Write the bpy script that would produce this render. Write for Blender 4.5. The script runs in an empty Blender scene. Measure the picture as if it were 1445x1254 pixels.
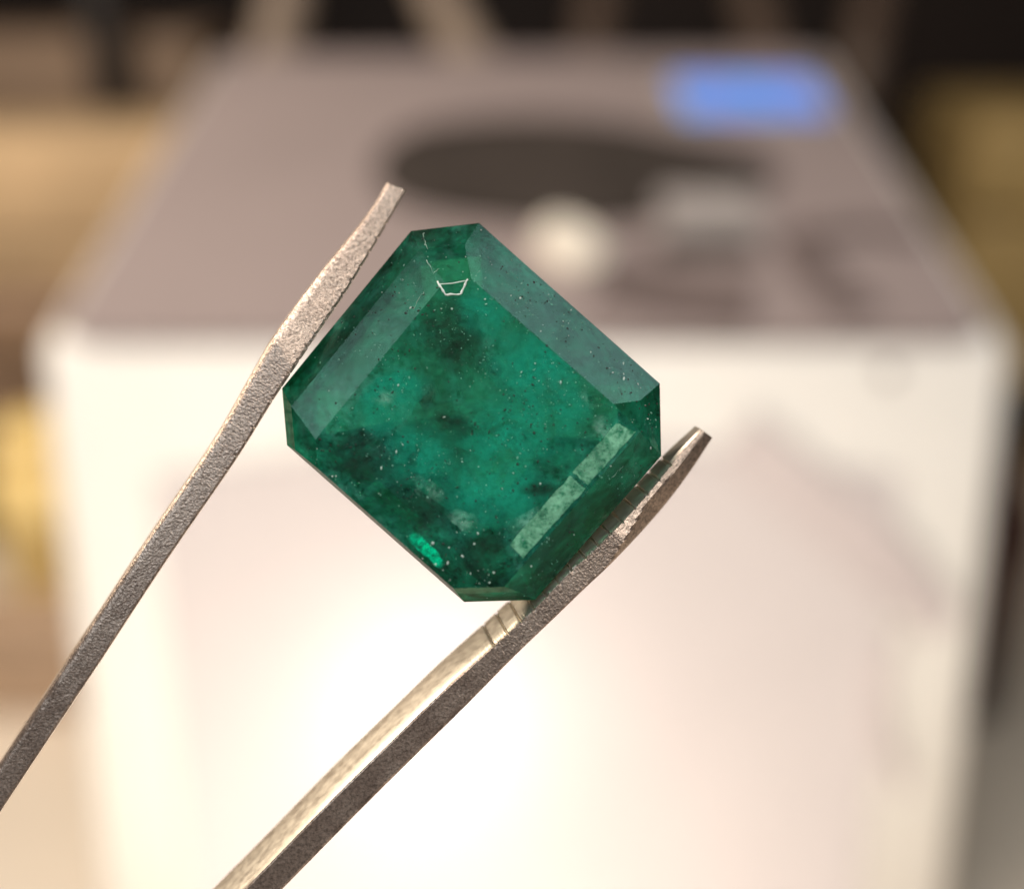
import bpy, bmesh, math, random
from mathutils import Vector, Matrix
random.seed(7)
sc = bpy.context.scene
C = sc.collection
# ------------------------------------------------------------------ camera
F = 1500.0; CX, CY = 722.5, 627.0           # focal length and centre of a 1445 x 1254 frame
PITCH = math.radians(25.0); HC = 0.30       # camera tilted down, lens 30 cm above the desk
DG = 0.060                                  # the stone hangs 6 cm in front of the lens
cd = bpy.data.cameras.new('camera'); cam = bpy.data.objects.new('camera', cd); C.objects.link(cam)
cam.location = (0, 0, HC); cam.rotation_euler = (math.pi/2 - PITCH, 0, 0)
cd.sensor_width = 36.0; cd.sensor_fit = 'HORIZONTAL'; cd.lens = 36.0*F/1445.0
cd.clip_start = 0.005; cd.clip_end = 20.0
cd.dof.use_dof = True; cd.dof.focus_distance = DG - 0.0008; cd.dof.aperture_fstop = 9.8
sc.camera = cam
AX = Vector((0, math.cos(PITCH), -math.sin(PITCH))); UP = Vector((0, math.sin(PITCH), math.cos(PITCH))); RT = Vector((1, 0, 0))
CAM = Vector((0, 0, HC))
# ------------------------------------------------------------------ world, lamps, exposure
w = bpy.data.worlds.new('World'); sc.world = w; w.use_nodes = True
bg = w.node_tree.nodes['Background']; bg.inputs[0].default_value = (0.60, 0.47, 0.41, 1); bg.inputs[1].default_value = 0.10
def lamp(name, loc, aim, size, power, col, shape='DISK', sy=None, spread=180):
    l = bpy.data.lights.new(name, 'AREA'); l.shape = shape; l.size = size
    if sy: l.size_y = sy
    l.energy = power; l.color = col; l.spread = math.radians(spread)
    o = bpy.data.objects.new(name, l); C.objects.link(o); o.location = loc
    o.rotation_euler = (Vector(aim)-Vector(loc)).to_track_quat('-Z', 'Y').to_euler()
    return o
lamp('desk_lamp_light', (-0.045, 0.0, 0.05), (-0.01, 0.26, 0.085), 0.09, 0.66, (1.0, 0.93, 0.84))
lamp('overhead_lamp_light', (-0.25, 0.16, 0.78), (0, 0.30, 0.15), 0.26, 2.7, (1.0, 0.86, 0.75))
lamp('left_fill_light', (-0.46, 0.34, 0.43), (-0.05, 0.10, 0.24), 0.12, 1.15, (1.0, 0.88, 0.70))  # unseen lamp added to brighten the inner face of the right arm
lamp('tip_fill_light', (0.17, -0.24, 0.70), (0, 0.06, 0.27), 0.20, 0.95, (1.0, 0.93, 0.84))  # added unseen key that brightens the tweezer tips
lamp('facet_fill_light', (0.33, 0.07, 0.68), (0, 0.054, 0.27), 0.24, 0.46, (0.74, 0.90, 1.0))  # added cool fill, unseen, set to reflect in the upper right bevel
lamp('camera_fill_light', (-0.30, -0.30, 0.70), (0, 0.054, 0.27), 0.36, 1.0, (0.78, 0.91, 1.0))  # soft fill added behind the camera for the tweezers and upper left bevel
vs = sc.view_settings; vs.view_transform = 'Standard'; vs.look = 'None'; vs.exposure = 0.15; vs.gamma = 1.0
sc.render.engine = 'CYCLES'
sc.cycles.use_denoising = True
sc.cycles.max_bounces = 14; sc.cycles.transmission_bounces = 12; sc.cycles.transparent_max_bounces = 16
sc.cycles.sample_clamp_indirect = 6.0

# ------------------------------------------------------------------ helpers
def nodes(name):
    m = bpy.data.materials.new(name); m.use_nodes = True
    nt = m.node_tree; nt.nodes.clear()
    out = nt.nodes.new('ShaderNodeOutputMaterial')
    return m, nt, out
def N(nt, t, **kw):
    n = nt.nodes.new('ShaderNode'+t)
    for k, v in kw.items():
        if k.startswith('i_'):
            key = k[2:].replace('_', ' ')
            n.inputs[int(key) if key.isdigit() else key].default_value = v
        else: setattr(n, k, v)
    return n
def L(nt, a, b): nt.links.new(a, b)
def ramp(nt, fac, stops):
    r = nt.nodes.new('ShaderNodeValToRGB'); e = r.color_ramp.elements
    while len(e) > 1: e.remove(e[-1])
    e[0].position = stops[0][0]; c = stops[0][1]; e[0].color = (*c, 1) if len(c) == 3 else c
    for p, c in stops[1:]:
        x = e.new(p); x.color = (*c, 1) if len(c) == 3 else c
    L(nt, fac, r.inputs[0]); return r
def g(v): return (v, v, v)
def plain(name, col, rough=0.5, metal=0.0, var=0.12, scale=30.0, spec=0.5):
    m, nt, out = nodes(name)
    p = N(nt, 'BsdfPrincipled', i_Roughness=rough, i_Metallic=metal); p.inputs['Specular IOR Level'].default_value = spec
    tc = N(nt, 'TexCoord'); nz = N(nt, 'TexNoise', i_Scale=scale, i_Detail=4.0); L(nt, tc.outputs['Object'], nz.inputs['Vector'])
    r = ramp(nt, nz.outputs['Fac'], [(0.3, tuple(c*(1-var) for c in col)), (0.7, tuple(min(1, c*(1+var)) for c in col))])
    L(nt, r.outputs[0], p.inputs['Base Color']); L(nt, p.outputs[0], out.inputs[0])
    return m
def link(name, me, mat, parent=None, smooth=False):
    o = bpy.data.objects.new(name, me); C.objects.link(o)
    if mat: me.materials.append(mat)
    if parent: o.parent = parent
    if smooth:
        for p in me.polygons: p.use_smooth = True
    return o
def mesh(name, verts, faces, mat, parent=None, smooth=False):
    me = bpy.data.meshes.new(name); me.from_pydata([tuple(v) for v in verts], [], faces); me.update()
    return link(name, me, mat, parent, smooth)
def frombm(name, bm, mat, parent=None, smooth=False):
    me = bpy.data.meshes.new(name); bmesh.ops.recalc_face_normals(bm, faces=bm.faces); bm.to_mesh(me); bm.free()
    return link(name, me, mat, parent, smooth)
def tag(o, label, cat, group=None, kind=None):
    if label: o['label'] = label
    if cat: o['category'] = cat
    if group: o['group'] = group
    if kind: o['kind'] = kind
    return o
def empty(name, loc=(0, 0, 0), rot=(0, 0, 0)):
    o = bpy.data.objects.new(name, None); C.objects.link(o); o.location = loc; o.rotation_euler = rot
    o.empty_display_size = 0.01; return o
def bevel_box(name, size, mat, parent=None, bev=0.004, loc=(0, 0, 0), rot=(0, 0, 0), seg=3):
    bm = bmesh.new(); bmesh.ops.create_cube(bm, size=1.0)
    bmesh.ops.scale(bm, vec=size, verts=bm.verts)
    bmesh.ops.bevel(bm, geom=bm.edges[:], offset=bev, segments=seg, affect='EDGES', profile=0.5)
    o = frombm(name, bm, mat, parent, True); o.location = loc; o.rotation_euler = rot; return o
def tube(name, pts, rads, mat, parent=None, seg=12, cap=True):
    pts = [Vector(p) for p in pts]; n = len(pts)
    if not hasattr(rads, '__len__'): rads = [rads]*n
    V = []; Fc = []; u = None
    for i, p in enumerate(pts):
        t = (pts[min(i+1, n-1)]-pts[max(i-1, 0)]).normalized()
        if u is None: u = t.orthogonal().normalized()
        u = (u - t*u.dot(t)).normalized(); v = t.cross(u)
        for k in range(seg):
            a = 2*math.pi*k/seg; V.append(p+(u*math.cos(a)+v*math.sin(a))*rads[i])
    for i in range(n-1):
        for k in range(seg):
            k2 = (k+1) % seg; Fc.append((i*seg+k, i*seg+k2, (i+1)*seg+k2, (i+1)*seg+k))
    if cap: Fc.append(tuple(range(seg))[::-1]); Fc.append(tuple((n-1)*seg+k for k in range(seg)))
    return mesh(name, V, Fc, mat, parent, True)
def bez(p0, p1, p2, p3, n=24):
    p0, p1, p2, p3 = map(Vector, (p0, p1, p2, p3)); R = []
    for i in range(n+1):
        t = i/n; R.append(p0*(1-t)**3+p1*3*t*(1-t)**2+p2*3*t*t*(1-t)+p3*t**3)
    return R
def lathe(name, prof, mat, parent=None, seg=40, loc=(0, 0, 0), sx=1.0, sy=1.0):
    V = []; Fc = []; n = len(prof)
    for r, z in prof:
        for k in range(seg):
            a = 2*math.pi*k/seg; V.append((loc[0]+sx*r*math.cos(a), loc[1]+sy*r*math.sin(a), loc[2]+z))
    for i in range(n-1):
        for k in range(seg):
            k2 = (k+1) % seg; Fc.append((i*seg+k, i*seg+k2, (i+1)*seg+k2, (i+1)*seg+k))
    Fc.append(tuple(range(seg))[::-1]); Fc.append(tuple((n-1)*seg+k for k in range(seg)))
    return mesh(name, V, Fc, mat, parent, True)

# ------------------------------------------------------------------ setting
M_desk = plain('cream_desk', (0.72, 0.63, 0.52), 0.45, var=0.05, scale=14)
M_wall = plain('dark_brown_wall', (0.020, 0.012, 0.009), 0.8, var=0.3, scale=6)
desk = mesh('desk', [(-1.2, -0.3, 0), (1.2, -0.3, 0), (1.2, 1.05, 0), (-1.2, 1.05, 0)], [(0, 1, 2, 3)], M_desk); desk['kind'] = 'structure'
wall = mesh('wall', [(-1.6, 1.05, -0.2), (1.6, 1.05, -0.2), (1.6, 1.05, 1.2), (-1.6, 1.05, 1.2)], [(0, 1, 2, 3)], M_wall); wall['kind'] = 'structure'

# ------------------------------------------------------------------ white bench appliance behind the stone
M_white = plain('white_casing', (0.86, 0.82, 0.76), 0.38, var=0.02, scale=20)
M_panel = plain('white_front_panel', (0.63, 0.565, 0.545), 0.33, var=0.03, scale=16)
M_top = plain('mauve_grey_top', (0.345, 0.280, 0.265), 0.42, var=0.04, scale=18)
M_dark = plain('dark_grey_window', (0.060, 0.049, 0.042), 0.40, var=0.2, scale=40)
M_highlight = plain('cream_highlight', (0.95, 0.88, 0.76), 0.2, var=0.03)
M_key = plain('grey_key', (0.42, 0.38, 0.36), 0.3, var=0.05)
M_band = plain('greyish_band', (0.60, 0.52, 0.50), 0.4, var=0.05)
M_mauve = plain('dark_mauve', (0.17, 0.13, 0.12), 0.5, var=0.1)
def screen_mat():
    m, nt, out = nodes('blue_screen')
    tc = N(nt, 'TexCoord'); nz = N(nt, 'TexNoise', i_Scale=28.0, i_Detail=2.0); L(nt, tc.outputs['Object'], nz.inputs['Vector'])
    r = ramp(nt, nz.outputs['Fac'], [(0.38, (0.10, 0.38, 0.95)), (0.52, (0.24, 0.33, 0.88)), (0.64, (0.14, 0.42, 1.0))])
    e = N(nt, 'Emission', i_Strength=0.85); L(nt, r.outputs[0], e.inputs[0]); L(nt, e.outputs[0], out.inputs[0]); return m
M_screen = screen_mat()
HW = 0.139                                   # half width
FT = Vector((0, 0.2856, 0.1985)); BT = Vector((0, 0.5128, 0.257)); FB = Vector((0, 0.235, 0.0)); BB = Vector((0, 0.53, 0.0))
SHX = 0.004
app = empty('bench_appliance', (SHX, 0.36, 0)); tag(app, 'blurred white box appliance with sloping mauve top and blue display behind the stone', 'appliance')
def rel(v): return Vector(v) - Vector((0, 0.36, 0))
def casing():
    bm = bmesh.new()
    P = [FB, FT, BT, BB]
    vl = [bm.verts.new(rel(p + Vector((-HW*(0.955 if p.z < 0.1 else 1.0), 0, 0)))) for p in P]; vr = [bm.verts.new(rel(p + Vector((HW*(0.955 if p.z < 0.1 else 1.0), 0, 0)))) for p in P]
    bm.faces.new(vl); bm.faces.new(vr[::-1])
    for i in range(4): j = (i+1) % 4; bm.faces.new((vl[j], vl[i], vr[i], vr[j]))
    bmesh.ops.bevel(bm, geom=[e for e in bm.edges if max(v.co.z for v in e.verts) > 0.1], offset=0.005, segments=5, affect='EDGES', profile=0.5)
    return frombm('casing', bm, M_white, app, True)
casing()
# frames on the top and on the front: local (u right, v up the slope, n outward)
TV = (BT-FT); TL = TV.length; TV.normalize(); TN = Vector((1, 0, 0)).cross(TV).normalized()
FV = (FT-FB); FL = FV.length; FV.normalize(); FN = Vector((1, 0, 0)).cross(FV).normalized()
def slab(name, outline, O, V, Nn, th, mat, parent, base=0.0, bev=0.0015, smooth=True):
    bm = bmesh.new()
    a = [bm.verts.new(O + RT*u + V*v + Nn*base) for u, v in outline]; f = bm.faces.new(a)
    r = bmesh.ops.extrude_face_region(bm, geom=[f]); nv = [x for x in r['geom'] if isinstance(x, bmesh.types.BMVert)]
    bmesh.ops.translate(bm, vec=Nn*th, verts=nv)
    if bev:
        top = [e for e in bm.edges if all(x in nv for x in e.verts)]
        bmesh.ops.bevel(bm, geom=top, offset=bev, segments=2, affect='EDGES')
    for v in bm.verts: v.co = rel(v.co)
    return frombm(name, bm, mat, parent, False)
def ellipse(cx, cy, a, b, rot=0, n=40, p=2.0):
    R = []
    for k in range(n):
        t = 2*math.pi*k/n; c, s = math.cos(t), math.sin(t)
        x = a*math.copysign(abs(c)**(2/p), c); y = b*math.copysign(abs(s)**(2/p), s)
        R.append((cx+x*math.cos(rot)-y*math.sin(rot), cy+x*math.sin(rot)+y*math.cos(rot)))
    return R
def rrect(x0, y0, x1, y1, r, n=6):
    R = []
    for cx, cy, a0 in ((x1-r, y1-r, 0), (x0+r, y1-r, 90), (x0+r, y0+r, 180), (x1-r, y0+r, 270)):
        for k in range(n+1):
            a = math.radians(a0+90*k/n); R.append((cx+r*math.cos(a), cy+r*math.sin(a)))
    return R
def ray(px, py): return (AX + RT*((px-CX)/F) + UP*((CY-py)/F))
def onplane(px, py, O, Nn):
    d = ray(px, py); t = (O-CAM).dot(Nn)/d.dot(Nn); return CAM + d*t
def top_uv(px, py): p = onplane(px, py, FT, TN); return ((p-FT).dot(RT)-SHX, (p-FT).dot(TV))
def front_uv(px, py): p = onplane(px, py, FB, FN); return ((p-FB).dot(RT)-SHX, (p-FB).dot(FV))
slab('top_panel', rrect(-HW+0.004, 0.000, HW-0.005, TL-0.006, 0.012), FT, TV, TN, 0.0015, M_top, app, 0.0004)
B1 = 0.0022
u0, v0 = top_uv(800, 245)
slab('oval_window', [(u0+x*(1.0+0.05*math.sin(3*x/0.03)), v0+y*(1.0-0.25*max(0, x/0.07))) for x, y in ellipse(0, 0, 0.073, 0.046, math.radians(-5), p=2.2)], FT, TV, TN, 0.0012, M_dark, app, B1)
u0, v0 = top_uv(805, 366)
kn = slab('highlight_spot', ellipse(u0, v0, 0.0098, 0.0150, math.radians(28)), FT, TV, TN, 0.007, M_highlight, app, B1, 0.003)  # bright highlight on the top, built as a raised cream oval
(ua, va), (ub, vb) = top_uv(938, 345), top_uv(1062, 285)
slab('key', rrect(ua, va, ub, vb, 0.003), FT, TV, TN, 0.003, M_key, app, B1)
(ua, va), (ub, vb) = top_uv(930, 372), top_uv(1060, 346)
slab('slot', rrect(ua, va, ub, vb, 0.001), FT, TV, TN, 0.0008, M_dark, app, B1, 0.0003)
ua = top_uv(952, 145)[0]; ub = top_uv(1152, 145)[0]; va = top_uv(1068, 178)[1]; vb = top_uv(1068, 124)[1]
bz = slab('display_bezel', rrect(ua-0.004, va-0.003, ub+0.004, vb+0.003, 0.006), FT, TV, TN, 0.002, M_key, app, B1)
slab('display_screen', rrect(ua, va, ub, vb, 0.004), FT, TV, TN, 0.0006, M_screen, app, B1+0.0023, 0.0002)
def strip(px_pts, width, name, mat, fn, O, V, Nn, th, base):
    uv = [Vector(fn(*p)) for p in px_pts]; n = len(uv); a = []; b = []
    for i in range(n):
        t = (uv[min(i+1, n-1)]-uv[max(i-1, 0)]).normalized(); q = Vector((-t.y, t.x)); wd = width[i] if hasattr(width, '__len__') else width
        a.append(uv[i]+q*wd/2); b.append(uv[i]-q*wd/2)
    return slab(name, [(p.x, p.y) for p in a+b[::-1]], O, V, Nn, th, mat, app, base, 0.0)
strip([(1120, 345), (1150, 395), (1215, 455)], 0.014, 'shading_band', M_mauve, top_uv, FT, TV, TN, 0.0008, B1)  # shading on the sloping top, put in as dark mauve strips
strip([(1120, 345), (1220, 335), (1300, 345)], 0.008, 'shading_band', M_mauve, top_uv, FT, TV, TN, 0.0009, B1+0.001)
strip([(850, 405), (950, 425), (1060, 440)], 0.030, 'shading_band', M_mauve, top_uv, FT, TV, TN, 0.0007, B1)
# front: recessed-looking panel with a curved rib and a diagonal band
(ua, va) = front_uv(215, 655); (ub, vb) = front_uv(1330, 640)
hwp = min(-ua, ub)
arch = [(-hwp+0.004, 0.012), (hwp-0.004, 0.012), (hwp, va-0.012)]
for k in range(13):
    t = k/12; arch.append((hwp*(1-2*t), va-0.004+0.012*math.sin(math.pi*t)))
arch.append((-hwp, va-0.012))
slab('front_panel', arch, FB, FV, FN, 0.0012, M_panel, app, 0.0004, 0.0005)
strip([(1040, 610), (1130, 690), (1250, 790), (1325, 880)], [0.013, 0.016, 0.017, 0.012], 'diagonal_shade_band', M_band, front_uv, FB, FV, FN, 0.0010, 0.0020)  # diagonal shadow across the front, made as a raised greyish strip
strip([(1258, 900), (1236, 960), (1238, 1030), (1272, 1110)], [0.003, 0.006, 0.006, 0.004], 'curved_rib', M_band, front_uv, FB, FV, FN, 0.0010, 0.0020)
pu = front_uv(1252, 525); slab('screw', ellipse(pu[0], pu[1], 0.0022, 0.0022, n=16), FB, FV, FN, 0.001, M_mauve, app, 0.0004, 0.0)
for sx in (-1, 1):
    for y in (0.255, 0.50):
        f = lathe('foot', [(0.012, -0.0002), (0.012, 0.004)], M_dark, app, 20, (sx*0.11, y-0.36, 0.0))

# ------------------------------------------------------------------ things behind and beside the appliance
M_hose = plain('beige_hose', (0.36, 0.28, 0.215), 0.5, var=0.06)
M_hose2 = plain('brown_hose', (0.11, 0.075, 0.055), 0.5, var=0.06)
M_tan = plain('tan_wood', (0.56, 0.39, 0.22), 0.55, var=0.15, scale=18)
M_tan2 = plain('brown_wood', (0.38, 0.26, 0.17), 0.55, var=0.12, scale=25)
M_brown = plain('brown_leather', (0.20, 0.125, 0.075), 0.55, var=0.2, scale=25)
M_black = plain('black_rod', (0.020, 0.014, 0.011), 0.5)
M_yellow = plain('yellow_glaze', (0.92, 0.68, 0.27), 0.35, var=0.06)
M_olive = plain('olive_board', (0.42, 0.29, 0.11), 0.6, var=0.15)
M_red = plain('dark_red_glass', (0.045, 0.014, 0.010), 0.2)
def at(px, py, D): return CAM + ray(px, py)*D
def hose(pa, pb, Da, r, mat, label, bend):
    a = at(*pa, Da); b = at(*pb, Da+0.03); d = b-a
    a2 = a - d*0.6; a2.z = max(a2.z, 0.01)
    pts = bez((a.x, a.y+0.03, 0.012), (a.x-bend, a.y+0.03, a.z*0.5), a - d*0.4, a, 14)[:-1] + bez(a, a+d*0.35, b-d*0.3+Vector((bend, 0, 0)), b + d*1.6, 14)
    o = tube('hose', pts, r, mat); tag(o, label, 'hose', 'hoses rising behind the appliance'); return o
hose((378, 110), (392, 0), 0.56, 0.0130, M_hose, 'blurred beige hose at the far left of those behind the appliance', 0.01)
hose((668, 90), (632, 0), 0.56, 0.0125, M_hose, 'blurred beige hose leaning left above the middle of the appliance', -0.01)
hose((836, 80), (846, 0), 0.58, 0.0120, M_hose2, 'faint brown hose just right of the left-leaning beige hose', 0.0)
hose((1085, 85), (1062, 0), 0.58, 0.0120, M_hose2, 'faint brown hose rising straight above the blue display', 0.0)
hose((1215, 85), (1235, 0), 0.58, 0.0120, M_hose2, 'faint brown hose at the far right of those behind the appliance', 0.0)

def block(name, x0, x1, y0, y1, z1, mat, label, cat, bev=0.005, rz=0.0):
    t = empty(name, ((x0+x1)/2, (y0+y1)/2, 0), (0, 0, rz)); tag(t, label, cat)
    h = z1*0.74
    bevel_box('body', (x1-x0, y1-y0, h), mat, t, bev, (0, 0, h/2))
    bevel_box('lid', (x1-x0+0.006, y1-y0+0.006, z1-h-0.001), mat, t, bev, (0, 0, h+0.001+(z1-h-0.001)/2))
    return t
block('cardboard_box', -0.56, -0.20, 0.70, 0.80, 0.25, M_tan2, 'blurred brown box at the far upper left behind the dark rod', 'box', 0.003)
block('wooden_box', -0.50, -0.150, 0.555, 0.63, 0.215, M_tan, 'blurred light tan wooden box left of the appliance, in front of the dark rod', 'box', 0.003)
block('leather_case', -0.42, -0.172, 0.505, 0.54, 0.145, M_brown, 'blurred dark brown case standing behind the yellow jar', 'case', 0.010)
block('wooden_block', -0.30, -0.168, 0.366, 0.386, 0.050, M_tan2, 'small tan wooden block on the desk in front of the yellow jar', 'block', 0.003)
rod = empty('black_rod', (-0.240, 0.665, 0.0)); tag(rod, 'dark upright rod between the tan box and the brown box behind it', 'rod')
tube('shaft', [(0, 0, 0.008), (0.0, 0, 0.20), (0.002, 0, 0.50)], [0.0115, 0.0115, 0.0115], M_black, rod)
lathe('base', [(0.022, 0.0), (0.022, 0.006), (0.010, 0.010)], M_black, rod, 24)
jar = empty('yellow_jar', (-0.231, 0.465, 0)); tag(jar, 'blurred glossy yellow jar standing left of the appliance', 'jar')
lathe('body', [(0.012, 0.0), (0.021, 0.002), (0.0235, 0.012), (0.0245, 0.045), (0.0225, 0.072), (0.016, 0.080)], M_yellow, jar)
lathe('lid', [(0.015, 0.0805), (0.018, 0.082), (0.018, 0.092), (0.011, 0.097)], M_yellow, jar)
block('olive_box', 0.27, 0.42, 0.60, 0.75, 0.215, M_olive, 'blurred olive brown box at the upper right behind the appliance', 'box', 0.008, math.radians(-6))
bot = empty('dark_bottle', (0.196, 0.375, 0)); tag(bot, 'dark red brown bottle at the right edge beside the appliance', 'bottle')
lathe('body', [(0.014, 0.0), (0.017, 0.003), (0.017, 0.085), (0.013, 0.10), (0.007, 0.112), (0.007, 0.128)], M_red, bot)
lathe('cap', [(0.009, 0.1285), (0.009, 0.146), (0.0075, 0.148)], M_black, bot)

# ------------------------------------------------------------------ frame of the stone and the tweezers
# local axes: x right, y up, z towards the lens; the unit "p" is 0.04 mm
K = DG/F
GO = CAM + AX*DG
def frame(name):
    o = empty(name, GO, cam.rotation_euler); return o
def P(px, py, z=0.0):                        # point seen at (px, py), z units in front of the girdle plane
    s = (DG - z*K)/DG
    return Vector(((px-CX)*K*s, (CY-py)*K*s, z*K))

# ---- materials of the stone
def mottle(nt, tc, sc1, stops, sc2, lo):
    n1 = N(nt, 'TexNoise', i_Scale=sc1, i_Detail=6.0, i_Roughness=0.66, i_Distortion=0.9); L(nt, tc.outputs['Object'], n1.inputs['Vector'])
    n2 = N(nt, 'TexNoise', i_Scale=sc2, i_Detail=5.0, i_Roughness=0.75); L(nt, tc.outputs['Object'], n2.inputs['Vector'])
    c1 = ramp(nt, n1.outputs['Fac'], stops)
    c2 = ramp(nt, n2.outputs['Fac'], [(0.38, g(lo)), (0.46, g(0.80)), (0.56, g(1.0)), (0.66, g(1.5))])
    mx = N(nt, 'Mix', data_type='RGBA', blend_type='MULTIPLY'); mx.inputs[0].default_value = 1.0
    L(nt, c1.outputs[0], mx.inputs[6]); L(nt, c2.outputs[0], mx.inputs[7]); return mx.outputs[2]
def gem_glass(name, rough, tint, haze):
    # clear green beryl whose skin is hazed by surface-reaching inclusions
    m, nt, out = nodes(name); tc = N(nt, 'TexCoord')
    nz = N(nt, 'TexNoise', i_Scale=4200.0, i_Detail=4.0); L(nt, tc.outputs['Object'], nz.inputs['Vector'])
    nb = N(nt, 'TexNoise', i_Scale=420.0, i_Detail=5.0, i_Roughness=0.65); L(nt, tc.outputs['Object'], nb.inputs['Vector'])
    r = ramp(nt, nb.outputs['Fac'], [(0.35, g(rough)), (0.75, g(rough*2.2))])
    b = N(nt, 'Bump', i_Strength=0.16, i_Distance=0.00002); L(nt, nz.outputs['Fac'], b.inputs['Height'])
    gl = N(nt, 'BsdfGlass', i_IOR=1.57); gl.inputs['Color'].default_value = (*tint, 1)
    L(nt, r.outputs[0], gl.inputs['Roughness']); L(nt, b.outputs[0], gl.inputs['Normal'])
    col = mottle(nt, tc, 240.0, [(0.36, (0.016, 0.046, 0.038)), (0.46, (0.018, 0.11, 0.080)), (0.56, (0.024, 0.25, 0.175)), (0.70, (0.12, 0.40, 0.32))], 2300.0, 0.12)
    d = N(nt, 'BsdfDiffuse'); L(nt, col, d.inputs[0])
    f = ramp(nt, nb.outputs['Fac'], [(0.32, g(haze*0.55)), (0.70, g(haze*1.5))])
    s = N(nt, 'MixShader'); L(nt, f.outputs[0], s.inputs[0]); L(nt, gl.outputs[0], s.inputs[1]); L(nt, d.outputs[0], s.inputs[2])
    L(nt, s.outputs[0], out.inputs[0]); return m
M_crown = gem_glass('emerald_crown', 0.12, (0.58, 0.90, 0.76), 0.17)
M_table = gem_glass('emerald_table', 0.04, (0.62, 0.91, 0.80), 0.36)
def pav_mat():
    m, nt, out = nodes('emerald_pavilion'); tc = N(nt, 'TexCoord')
    col = mottle(nt, tc, 210.0, [(0.36, (0.008, 0.030, 0.022)), (0.44, (0.012, 0.10, 0.067)), (0.52, (0.018, 0.25, 0.165)), (0.62, (0.024, 0.44, 0.30)), (0.72, (0.09, 0.56, 0.42))], 1300.0, 0.2)
    d = N(nt, 'BsdfDiffuse'); t = N(nt, 'BsdfTranslucent'); L(nt, col, d.inputs[0]); L(nt, col, t.inputs[0])
    dt = N(nt, 'MixShader', i_0=0.35); L(nt, d.outputs[0], dt.inputs[1]); L(nt, t.outputs[0], dt.inputs[2])
    gl = N(nt, 'BsdfGlass', i_IOR=1.57, i_Roughness=0.22); gl.inputs['Color'].default_value = (0.08, 0.60, 0.33, 1)
    s = N(nt, 'MixShader', i_0=0.25); L(nt, dt.outputs[0], s.inputs[1]); L(nt, gl.outputs[0], s.inputs[2])
    L(nt, s.outputs[0], out.inputs[0]); return m
M_pav = pav_mat()
M_girdle = plain('bruted_girdle', (0.022, 0.060, 0.042), 0.5, var=0.4, scale=2500)

# ---- stone geometry
stone = frame('emerald'); tag(stone, 'large green step cut emerald with cut corners gripped between the tweezer tips', 'gemstone')
OUT = [(580, 326), (676, 315), (931, 541), (933, 643), (755, 846), (655, 849), (405, 628), (398, 548)]
OUT = [Vector(p) for p in OUT]               # sides 0 AB corner,1 BC,2 CD corner,3 DE,4 EF corner,5 FG,6 GH corner,7 HA
CENT = sum(OUT, Vector((0, 0)))/8
def ring(longs, corner_len):
    ins = [0]*8
    for i, s in zip((1, 3, 5, 7), longs): ins[i] = s
    nrm = []
    for i in range(8):
        d = (OUT[(i+1) % 8]-OUT[i]).normalized(); n = Vector((-d.y, d.x))
        if (CENT-OUT[i]).dot(n) < 0: n = -n
        nrm.append(n)
    def isect(i, j, ii, jj):
        a, da = OUT[i]+nrm[i]*ii, (OUT[(i+1) % 8]-OUT[i]).normalized(); b, db = OUT[j]+nrm[j]*jj, (OUT[(j+1) % 8]-OUT[j]).normalized()
        den = da.x*db.y-da.y*db.x; t = ((b.x-a.x)*db.y-(b.y-a.y)*db.x)/den; return a+da*t
    for c, want in zip((0, 2, 4, 6), corner_len):
        lo, hi = 0.0, 400.0
        for _ in range(50):
            mid = (lo+hi)/2
            a = isect((c-1) % 8, c, ins[(c-1) % 8], mid); b = isect(c, (c+1) % 8, mid, ins[(c+1) % 8])
            d = (OUT[(c+1) % 8]-OUT[c]).normalized()
            if (b-a).dot(d) < want: lo = mid
            else: hi = mid
        ins[c] = (lo+hi)/2
    return [isect((i-1) % 8, i, ins[(i-1) % 8], ins[i]) for i in range(8)]
def tilt(x, y): return 0.05*(x-CENT.x)*0 + 0.07*(y-CENT.y)      # the stone leans a little back at its top
def R3(poly, z): return [P(p.x, p.y, z + tilt(p.x, p.y)) for p in poly]
rings = {
 'table': R3(ring((66, 45, 4, 82), (38, 46, 72, 42)), 46),
 'mid':   R3(ring((36, 25, 2.4, 26), (64, 72, 86, 62)), 27),
 'gt':    R3(OUT, 3), 'gb': R3(OUT, -3),
 'p1':    R3(ring((58, 60, 50, 60), (62, 64, 66, 52)), -66),
 'p2':    R3(ring((128, 130, 118, 130), (38, 40, 40, 34)), -118),
 'p3':    R3(ring((194, 214, 190, 214), (13, 14, 14, 12)), -146)}
def setv(key, i, px, py, z): rings[key][i] = P(px, py, z + tilt(px, py))
setv('table', 3, 903, 609, 46); setv('table', 2, 866, 570, 46); setv('mid', 3, 918, 626, 25)
def facet(name, vs, mat):
    c = sum(vs, Vector())/len(vs); n = (vs[1]-vs[0]).cross(vs[2]-vs[1])
    ctr = P(CENT.x, CENT.y, -40)
    if n.dot(c-ctr) < 0: vs = vs[::-1]
    fs = [tuple(range(len(vs)))]
    if len(vs) == 4 and abs((vs[3]-vs[0]).dot((vs[1]-vs[0]).cross(vs[2]-vs[0]).normalized())) > 2*K: fs = [(0, 1, 2), (0, 2, 3)]
    return mesh(name, vs, fs, mat, stone)
def belt(name, a, b, mat):
    for i in range(8):
        if name == 'crown_facet': mat = M_girdle if i == 5 else M_crown
        j = (i+1) % 8; facet(name, [rings[a][i], rings[a][j], rings[b][j], rings[b][i]], mat)
facet('table_facet', rings['table'], M_table)
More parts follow.
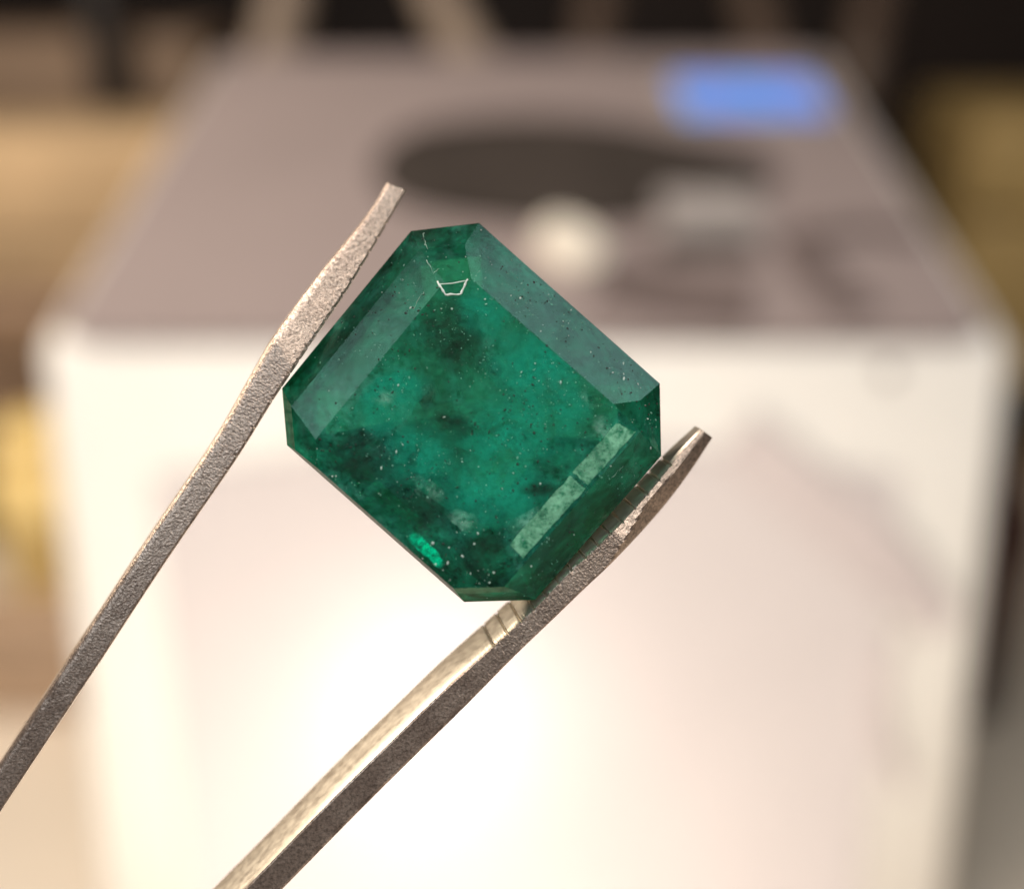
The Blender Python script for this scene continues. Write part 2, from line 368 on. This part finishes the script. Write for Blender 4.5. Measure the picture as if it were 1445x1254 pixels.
belt('crown_facet', 'table', 'mid', M_crown); belt('crown_facet', 'mid', 'gt', M_crown); belt('girdle_facet', 'gt', 'gb', M_girdle)
belt('pavilion_facet', 'gb', 'p1', M_pav); belt('pavilion_facet', 'p1', 'p2', M_pav); belt('pavilion_facet', 'p2', 'p3', M_pav)
facet('culet_facet', rings['p3'], M_pav)

# ---- what lies in and on the stone
def veil_mat(name, col, dark, sc_, lo, hi, tr=0.5, fade=0.0, fine=3200.0):
    m, nt, out = nodes(name); tc = N(nt, 'TexCoord')
    n1 = N(nt, 'TexNoise', i_Scale=sc_, i_Detail=6.0, i_Roughness=0.7, i_Distortion=0.4); L(nt, tc.outputs['Object'], n1.inputs['Vector'])
    n2 = N(nt, 'TexNoise', i_Scale=fine, i_Detail=4.0, i_Roughness=0.7); L(nt, tc.outputs['Object'], n2.inputs['Vector'])
    c = ramp(nt, n2.outputs['Fac'], [(0.36, dark), (0.55, col)])
    f0 = ramp(nt, n1.outputs['Fac'], [(lo, g(0.0)), (hi, g(1.0))])
    if fade:
        va = N(nt, 'VectorMath', operation='SUBTRACT'); L(nt, tc.outputs['Generated'], va.inputs[0]); va.inputs[1].default_value = (0.5, 0.5, 0.5)
        vm = N(nt, 'VectorMath', operation='MULTIPLY'); L(nt, va.outputs[0], vm.inputs[0]); vm.inputs[1].default_value = (2, 2, 0)
        vl = N(nt, 'VectorMath', operation='LENGTH'); L(nt, vm.outputs[0], vl.inputs[0])
        fr = ramp(nt, vl.outputs['Value'], [(0.15, g(fade)), (0.85, g(0.0))])
        f = N(nt, 'Math', operation='MULTIPLY'); L(nt, f0.outputs[0], f.inputs[0]); L(nt, fr.outputs[0], f.inputs[1])
    else: f = f0
    d = N(nt, 'BsdfDiffuse'); t = N(nt, 'BsdfTranslucent'); L(nt, c.outputs[0], d.inputs[0]); L(nt, c.outputs[0], t.inputs[0])
    dt = N(nt, 'MixShader', i_0=tr); L(nt, d.outputs[0], dt.inputs[1]); L(nt, t.outputs[0], dt.inputs[2])
    x = N(nt, 'BsdfTransparent'); s = N(nt, 'MixShader'); L(nt, f.outputs[0], s.inputs[0]); L(nt, x.outputs[0], s.inputs[1]); L(nt, dt.outputs[0], s.inputs[2])
    L(nt, s.outputs[0], out.inputs[0]); return m
M_reflection = veil_mat('pale_green_reflection', (0.26, 0.62, 0.41), (0.030, 0.24, 0.125), 620.0, 0.30, 0.60, 0.1, 0.0, 2000.0)
M_veil = veil_mat('milky_green_veil', (0.34, 0.72, 0.56), (0.07, 0.36, 0.23), 560.0, 0.40, 0.72, 0.2, 0.9)
M_bright = veil_mat('emerald_green_patch', (0.022, 0.50, 0.33), (0.016, 0.36, 0.225), 620.0, 0.32, 0.70, 0.2, 0.80)
M_glow = veil_mat('bright_green_glow', (0.005, 0.95, 0.50), (0.004, 0.50, 0.26), 1500.0, 0.36, 0.66, 0.1, 1.1)
M_cloud = veil_mat('brownish_cloud', (0.34, 0.40, 0.27), (0.16, 0.26, 0.16), 600.0, 0.30, 0.60, 0.2, 1.2)
M_murk = veil_mat('dark_murk', (0.030, 0.050, 0.038), (0.012, 0.026, 0.019), 900.0, 0.28, 0.70, 0.2, 0.55)
M_chip = plain('white_chip_edge', (0.82, 0.88, 0.82), 0.35, var=0.1, scale=2000)
M_dust = plain('white_dust', (0.55, 0.66, 0.60), 0.5, var=0.2, scale=4000)
M_speck = plain('dark_speck', (0.010, 0.022, 0.014), 0.6, var=0.3, scale=3000)
def zt(px, py): return 46 + tilt(px, py)
def sheet(name, pts, mat, dz=(0, 0), thick=2.0, n_sub=0):
    # a thin flake with a rim of its own, lying inside the stone; dz is its height under the table at first and last point
    n = len(pts); a = []; b = []
    for i, (x, y, d) in enumerate(pts):
        z = (ztop(x, y) if d < 0 else zt(x, y)) - d; a.append(P(x, y, z)); b.append(P(x, y, z-thick))
    Fc = [tuple(range(n)), tuple(range(2*n-1, n-1, -1))] + [(i, (i+1) % n, n+(i+1) % n, n+i) for i in range(n)]
    bm = bmesh.new(); vv = [bm.verts.new(q) for q in a+b]
    for f in Fc: bm.faces.new([vv[k] for k in f])
    return frombm(name, bm, mat, stone)
def blobpts(cx, cy, a, b, rot, d, n=18, jit=0.18, slope=(0, 0)):
    R = []
    for k in range(n):
        t = 2*math.pi*k/n; q = 1+random.uniform(-jit, jit); x = a*q*math.cos(t); y = b*q*math.sin(t)
        X, Y = x*math.cos(rot)-y*math.sin(rot), x*math.sin(rot)+y*math.cos(rot)
        R.append((cx+X, cy+Y, d+slope[0]*X+slope[1]*Y))
    return R
# the small bright chip at the top corner of the table
def ztop(px, py):                            # height of the crown or table surface over the girdle plane
    v = Vector((px, py)); z = 46.0
    T = [Vector((q.x/K*(DG/(DG-q.z))+CX, CY-q.y/K*(DG/(DG-q.z)))) for q in rings['table']]
    M_ = [Vector((q.x/K*(DG/(DG-q.z))+CX, CY-q.y/K*(DG/(DG-q.z)))) for q in rings['mid']]
    for i in range(8):
        def dist(A, p):
            d = (A[(i+1) % 8]-A[i]).normalized(); n = Vector((-d.y, d.x))
            if (CENT-A[i]).dot(n) < 0: n = -n
            return (p-A[i]).dot(n)
        do, dm, dt_ = dist(OUT, v), dist(M_, v), dist(T, v)
        if dt_ < 0:
            z = min(z, 27+19*(dm/(dm-dt_)) if dm > 0 else 3+24*max(0, do/(do-dm)))
    return z + tilt(px, py)
T_ = 0.35
def ragged(q, n=9, j=1.1):
    R = []
    for i in range(len(q)):
        (x0, y0), (x1, y1) = q[i], q[(i+1) % len(q)]
        for k in range(n):
            t = k/n; w_ = 0 if k == 0 else j; R.append((x0+(x1-x0)*t+random.uniform(-w_, w_), y0+(y1-y0)*t+random.uniform(-w_, w_), -0.5))
    return R
sheet('reflection_strip', ragged([(870, 597), (897, 609), (830, 684), (808, 666)]), M_reflection, thick=T_)  # pavilion reflection, laid on the table as pale green sheets
sheet('reflection_strip', ragged([(804, 671), (826, 689), (738, 788), (720, 768)]), M_reflection, thick=T_)
sheet('veil_inclusion', [(772, 706, -0.4), (790, 690, -0.4), (718, 767, -0.4), (700, 746, -0.4)], M_veil, thick=T_)
rot = math.atan2(221, 250)
sheet('cloud_inclusion', blobpts(602, 557, 17, 27, -0.3, 16), M_cloud)
sheet('cloud_inclusion', blobpts(700, 522, 12, 16, 0.5, 14), M_cloud)
lay = -0.06
def surf(name, c, mat):
    global lay
    cx, cy, a, b, r = c; lay -= 0.05
    n = 22; R = []
    for q in blobpts(cx, cy, a, b, r, lay, n, 0.14):
        t = 1.0; x, y = q[0], q[1]
        while t > 0.05 and ztop(x, y) < zt(x, y) - 0.01: t -= 0.04; x, y = cx+(q[0]-cx)*t, cy+(q[1]-cy)*t   # keep it on the table
        R.append((x, y, lay))
    sheet(name, R, mat, thick=0.02)
for c in ((750, 520, 120, 46, 0.75), (545, 570, 80, 34, -0.7), (680, 440, 70, 34, 0.7), (730, 610, 120, 60, 0.3), (800, 575, 50, 34, 0.6), (560, 545, 60, 26, 0.1), (770, 520, 70, 34, 0.75), (700, 690, 110, 60, 0.4), (590, 640, 80, 50, 0.5)): surf('emerald_patch', c, M_bright)  # thin sheets of brighter emerald green
for c in ((640, 470, 62, 60, 0.6), (625, 455, 46, 60, 0.3), (655, 500, 44, 50, 0.9), (500, 640, 80, 36, 0.7), (690, 790, 54, 44, 0.2), (600, 725, 60, 26, 0.7), (640, 590, 80, 30, -0.2), (760, 690, 40, 14, 0.1)): surf('murky_inclusion', c, M_murk)
for c in ((594, 768, 34, 9, rot), (606, 779, 26, 8, rot), (618, 792, 18, 7, rot)): surf('light_glow', c, M_glow)  # light coming through the pavilion, coloured in as bright green sheets
for cx, cy, a, b, r in ((835, 560, 26, 18, 0.6), (848, 606, 16, 24, 0.3), (602, 690, 40, 14, 0.7), (655, 735, 30, 14, 0.6), (540, 560, 24, 16, 0.2)):
    sheet('veil_inclusion', blobpts(cx, cy, a, b, r, -0.3), M_veil, thick=0.2)
chip = [(617, 397), (629, 416), (650, 415), (660, 394)]
cp = [(chip[i][0]+(chip[i+1][0]-chip[i][0])*k/6+random.uniform(-.5, .5), chip[i][1]+(chip[i+1][1]-chip[i][1])*k/6+random.uniform(-.5, .5)) for i in range(3) for k in range(6)] + [chip[3]]
tube('chip_edge', [P(x, y, ztop(x, y)+0.6) for x, y in cp], [random.uniform(0.9, 2.1)*K for _ in cp], M_chip, stone, 6)
tube('chip_edge', [P(x, y, ztop(x, y)+0.6) for x, y in ((620, 401), (638, 400), (657, 396))], 0.8*K, M_chip, stone, 6)
M_crack = plain('pale_crack', (0.30, 0.44, 0.36), 0.4, var=0.2, scale=3000)
def crack(pl, rr):
    pts = []
    for (x0, y0), (x1, y1) in zip(pl, pl[1:]):
        for k in range(5): t = k/5; pts.append((x0+(x1-x0)*t+random.uniform(-1.2, 1.2), y0+(y1-y0)*t+random.uniform(-1.2, 1.2)))
    tube('crack_line', [P(x, y, ztop(x, y)+0.1) for x, y in pts], [rr*0.7*K*random.uniform(0.15, 1.0) for _ in pts], M_crack, stone, 5)
for pl, rr in (([(598, 328), (600, 345), (604, 352)], 1.1), ([(602, 366), (612, 386), (622, 378)], 0.9), ([(583, 436), (592, 420), (600, 410)], 0.6),
               ([(862, 676), (872, 664), (882, 657)], 0.8)):
    crack(pl, rr)
def inside(px, py, m):
    for i in range(8):
        d = (OUT[(i+1) % 8]-OUT[i]).normalized(); n = Vector((-d.y, d.x))
        if (CENT-OUT[i]).dot(n) < 0: n = -n
        if (Vector((px, py))-OUT[i]).dot(n) < m: return False
    return True
def specks(name, n, mat, r0, r1, dz, clusters=0.6, ncl=14, spread=26, flat=0.5):
    bm = bmesh.new(); k = 0; cl = []
    while len(cl) < ncl:
        x, y = random.uniform(395, 936), random.uniform(312, 852)
        if inside(x, y, 10): cl.append((x, y, random.uniform(0.4, 1.5)*spread))
    cl += [(720, 395, spread), (800, 470, spread), (870, 525, spread*0.8), (750, 430, spread*0.6)]      # dust caught on the upper right bevel
    while k < n:
        if random.random() < clusters:
            cx, cy, q = random.choice(cl); x, y = random.gauss(cx, q), random.gauss(cy, q)
        else: x, y = random.uniform(395, 936), random.uniform(312, 852)
        if not inside(x, y, 4): continue
        r = (r0 + (r1-r0)*random.random()**4)*K
        mt = Matrix.Translation(P(x, y, ztop(x, y)+dz)) @ Matrix.Rotation(random.uniform(0, 3.1), 4, 'Z') @ Matrix.Diagonal((random.uniform(.5, 1.7), random.uniform(.5, 1.1), flat, 1))
        bmesh.ops.create_icosphere(bm, subdivisions=1, radius=r, matrix=mt); k += 1
    o = frombm(name, bm, mat, stone); o['kind'] = 'stuff'; return o
M_grain = plain('pale_green_grain', (0.13, 0.34, 0.25), 0.5, var=0.3, scale=4000)
specks('dust', 230, M_dust, 0.3, 2.2, 0.9, 0.55)
specks('pale_grains', 1500, M_grain, 0.3, 1.5, 0.6, 0.7, 34, 22, 0.3)
specks('dark_specks', 1300, M_speck, 0.35, 1.9, 0.4, 0.7, 30, 24, 0.3)

# ------------------------------------------------------------------ tweezers
def steel_mat():
    m, nt, out = nodes('sandblasted_steel'); tc = N(nt, 'TexCoord')
    n1 = N(nt, 'TexNoise', i_Scale=7600.0, i_Detail=3.0, i_Roughness=0.6); L(nt, tc.outputs['Object'], n1.inputs['Vector'])
    n2 = N(nt, 'TexNoise', i_Scale=350.0, i_Detail=4.0); L(nt, tc.outputs['Object'], n2.inputs['Vector'])
    n3 = N(nt, 'TexNoise', i_Scale=5200.0, i_Detail=3.0, i_Roughness=0.7); L(nt, tc.outputs['Object'], n3.inputs['Vector'])
    b = N(nt, 'Bump', i_Strength=0.85, i_Distance=0.00006); L(nt, n1.outputs['Fac'], b.inputs['Height'])
    sx = N(nt, 'SeparateXYZ'); L(nt, tc.outputs['Object'], sx.inputs[0])
    mr = N(nt, 'MapRange'); L(nt, sx.outputs[1], mr.inputs[0])
    for k_, v_ in ((1, -0.022), (2, 0.004), (3, 0.30), (4, 0.9)): mr.inputs[k_].default_value = v_
    L(nt, mr.outputs[0], b.inputs['Strength'])                       # the blasting is coarse at the tips and worn smooth towards the grip
    c = ramp(nt, n2.outputs['Fac'], [(0.3, (0.56, 0.435, 0.36)), (0.7, (0.68, 0.55, 0.46))])
    c3 = ramp(nt, n3.outputs['Fac'], [(0.36, g(0.55)), (0.52, g(0.95)), (0.66, g(1.2))])
    mx = N(nt, 'Mix', data_type='RGBA', blend_type='MULTIPLY'); mx.inputs[0].default_value = 1.0; L(nt, c.outputs[0], mx.inputs[6]); L(nt, c3.outputs[0], mx.inputs[7])
    r = ramp(nt, n2.outputs['Fac'], [(0.3, g(0.32)), (0.7, g(0.42))])
    p = N(nt, 'BsdfPrincipled', i_Metallic=0.92); L(nt, mx.outputs[2], p.inputs['Base Color']); L(nt, r.outputs[0], p.inputs['Roughness']); L(nt, b.outputs[0], p.inputs['Normal'])
    L(nt, p.outputs[0], out.inputs[0]); return m
M_steel = steel_mat()
def polish_mat():
    m, nt, out = nodes('satin_steel'); tc = N(nt, 'TexCoord')
    mp = N(nt, 'Mapping'); mp.inputs['Rotation'].default_value = (0, 0, math.radians(45)); mp.inputs['Scale'].default_value = (0.12, 1.0, 1.0); L(nt, tc.outputs['Object'], mp.inputs[0])
    n1 = N(nt, 'TexNoise', i_Scale=2600.0, i_Detail=3.0); L(nt, mp.outputs[0], n1.inputs['Vector'])
    b = N(nt, 'Bump', i_Strength=0.12, i_Distance=0.00004); L(nt, n1.outputs['Fac'], b.inputs['Height'])
    c = ramp(nt, n1.outputs['Fac'], [(0.3, (0.60, 0.52, 0.43)), (0.7, (0.74, 0.66, 0.55))]); r = ramp(nt, n1.outputs['Fac'], [(0.3, g(0.34)), (0.7, g(0.44))])
    p = N(nt, 'BsdfPrincipled', i_Metallic=0.88); L(nt, c.outputs[0], p.inputs['Base Color']); L(nt, r.outputs[0], p.inputs['Roughness']); L(nt, b.outputs[0], p.inputs['Normal'])
    L(nt, p.outputs[0], out.inputs[0]); return m
M_polish = polish_mat()
tw = frame('tweezers'); tag(tw, 'steel gem tweezers with serrated tips reaching in from the lower left', 'tweezers')
def interp(tab, s):
    if s <= tab[0][0]: return tab[0][1]
    for (a, va), (b, vb) in zip(tab, tab[1:]):
        if s <= b: t = (s-a)/(b-a); return va + (vb-va)*t
    return tab[-1][1]
def arm(pairs, inward, teeth, zfn, wtab, chfn, shear, gstep=25.0, gdep=5.0):
    # pairs: (inner px, outer px) from the tip down; resampled along the centre line
    inn = [Vector(a) for a, b in pairs]; ou = [Vector(b) for a, b in pairs]
    S = [0.0]
    for i in range(1, len(pairs)): S.append(S[-1] + (((inn[i]+ou[i])-(inn[i-1]+ou[i-1]))/2).length)
    def cr(arr, s):                           # smooth (Catmull-Rom) sample
        i = 0
        while i < len(S)-2 and s > S[i+1]: i += 1
        t = (s-S[i])/(S[i+1]-S[i]); t = min(max(t, 0), 1)
        p1, p2 = arr[i], arr[i+1]
        m1 = (arr[i+1]-arr[max(i-1, 0)])/(S[i+1]-S[max(i-1, 0)]); k = min(i+2, len(S)-1); m2 = (arr[k]-arr[i])/(S[k]-S[i])
        h = S[i+1]-S[i]; return p1*(2*t**3-3*t*t+1) + m1*h*(t**3-2*t*t+t) + p2*(-2*t**3+3*t*t) + m2*h*(t**3-t*t)
    st = []; s = 0.0
    while s < S[-1]:
        st.append(s); s += 1.15 if s < teeth[1]+30 else (8 if s < 900 else 60)
    st.append(S[-1])
    MF = 10; V = []; Fc = []
    for s in st:
        a, b = cr(inn, s), cr(ou, s); wpx = (b-a).length; nd = (a-b).normalized()
        gr = 0.0
        if teeth[0] < s < teeth[1]:
            ph = (s-teeth[0]) % gstep
            gr = gdep*max(0.0, 1-abs(ph-gstep*0.5)/2.0)
        wd = interp(wtab, s); rowp = []
        for k in range(MF+1):                 # front face from inner to outer edge
            t = k/MF; p = a*(1-t)+b*t
            z = zfn(s, t) - chfn(s, t)*wpx
            if k == 0: p = p - nd*gr - nd*1.2; z -= 1.6
            if k == 1: p = p - nd*gr*0.55; z -= gr*0.25
            if k == MF: p = p + nd*1.2; z -= 1.6
            j = 0.22; rowp.append(P(p.x+random.uniform(-j, j)*0.5, p.y+random.uniform(-j, j)*0.5, z+random.uniform(-j, j)))
        def side(p0, fz, k_):
            q = p0 + Vector((shear[0], shear[1]))*fz*wd/75.0
            return q, k_
        zf = zfn(s, 0.5)
        for e, arr, sg in ((1, b, 1), (0, a, -1)):   # outer face going back, then inner face coming forward
            fr = [0.12, 0.35, 0.65, 0.92, 1.0] if e else [1.0, 0.92, 0.65, 0.35, 0.12]
            zs = zfn(s, 1.0 if e else 0.0) - (chfn(s, 1.0)*wpx if e else 0)
            zb = zf - wd
            for f in fr:
                z = zs + (zb-zs)*f
                q = arr + Vector(shear)*(f*wd/75.0) 
                # depth already foreshortens towards the centre of view; keep it a straight extrusion
                base = P(arr.x, arr.y, zs); off = Vector((shear[0]*K, -shear[1]*K, 0))*(f*wd/75.0)
                pt = Vector((base.x, base.y, z*K)) + off
                ndl = Vector((nd.x*K, -nd.y*K, 0))
                if e == 0: pt = pt - ndl*(gr + (1.5 if f in (1.0,) else 0))
                else: pt = pt + ndl*(1.5 if f == 1.0 else 0)
                rowp.append(pt)
        V += rowp
    n = len(V)//len(st)
    for i in range(len(st)-1):
        for k in range(n):
            k2 = (k+1) % n; Fc.append((i*n+k, i*n+k2, (i+1)*n+k2, (i+1)*n+k))
    Fc.append(tuple(range(n))[::-1]); Fc.append(tuple((len(st)-1)*n+k for k in range(n)))
    o = mesh('arm', V, Fc, M_steel, tw, True)
    bm = bmesh.new(); bm.from_mesh(o.data); bmesh.ops.recalc_face_normals(bm, faces=bm.faces)
    for e in bm.edges:
        if len(e.link_faces) == 2 and e.calc_face_angle(0) > math.radians(24): e.smooth = False
    bm.to_mesh(o.data); bm.free()
    o.data.materials.append(M_polish)
    for i, f in enumerate(o.data.polygons):
        if i < (len(st)-1)*n and (i % n) > MF: f.material_index = 1      # the flat sides are polished, the cut edge is sandblasted
    return o
LEFT = [((573, 269), (546, 258)), ((553, 304), (529, 287)), ((533, 339), (506, 318)), ((495, 403), (460, 374)), ((463, 451), (424, 421)),
        ((428, 502), (385, 476)), ((389, 560), (350, 536)), ((336, 645), (300, 623)), ((233, 795), (199, 773)), ((133, 947), (99, 925)),
        ((33, 1097), (0, 1075)), ((-410, 1767), (-446, 1743)), ((-900, 2480), (-945, 2450))]
RIGHT = [((989, 605), (1006, 618)), ((957, 640), (978, 661)), ((918, 688), (944, 707)), ((876, 735), (905, 752)), ((838, 772), (863, 796)),
         ((802, 805), (828, 829)), ((752, 857), (775, 880)), ((703, 903), (727, 926)), ((629, 969), (658, 996)), ((571, 1025), (600, 1053)), ((475, 1119), (504, 1148)),
         ((343, 1254), (371, 1283)), ((-60, 1655), (-31, 1686)), ((-905, 2440), (-872, 2478))]
def zl(s, t): return 24 - 0.29*max(0.0, 268 + 30*(1-t) - s)
def cl(s, t): return 0.55*max(0, t-0.82)
def zr(s, t): return 24 - 0.28*max(0.0, 190 - s)
def crr(s, t):
    c = interp([(0, 0.35), (60, 0.40), (130, 0.30), (170, 0.55), (240, 1.0)], s); return interp([(0, 0.7), (60, 0.9), (160, 1.5)], s)*max(0.0, t-c)
SH = (-21, -21)
arm(LEFT, 1, (40, 470), zl, [(0, 24), (120, 46), (300, 75), (5000, 78)], cl, (-13, -13), 23.0, 2.6)
arm(RIGHT, 1, (55, 440), zr, [(0, 22), (100, 46), (260, 75), (5000, 80)], crr, (-17, -17), 25.5, 3.6)
jb = tube('joint', [P(-890, 2455, 5), P(-1150, 2790, 5), P(-1300, 2980, 5)], [0.0028, 0.0034, 0.0022], M_steel, tw, 16)
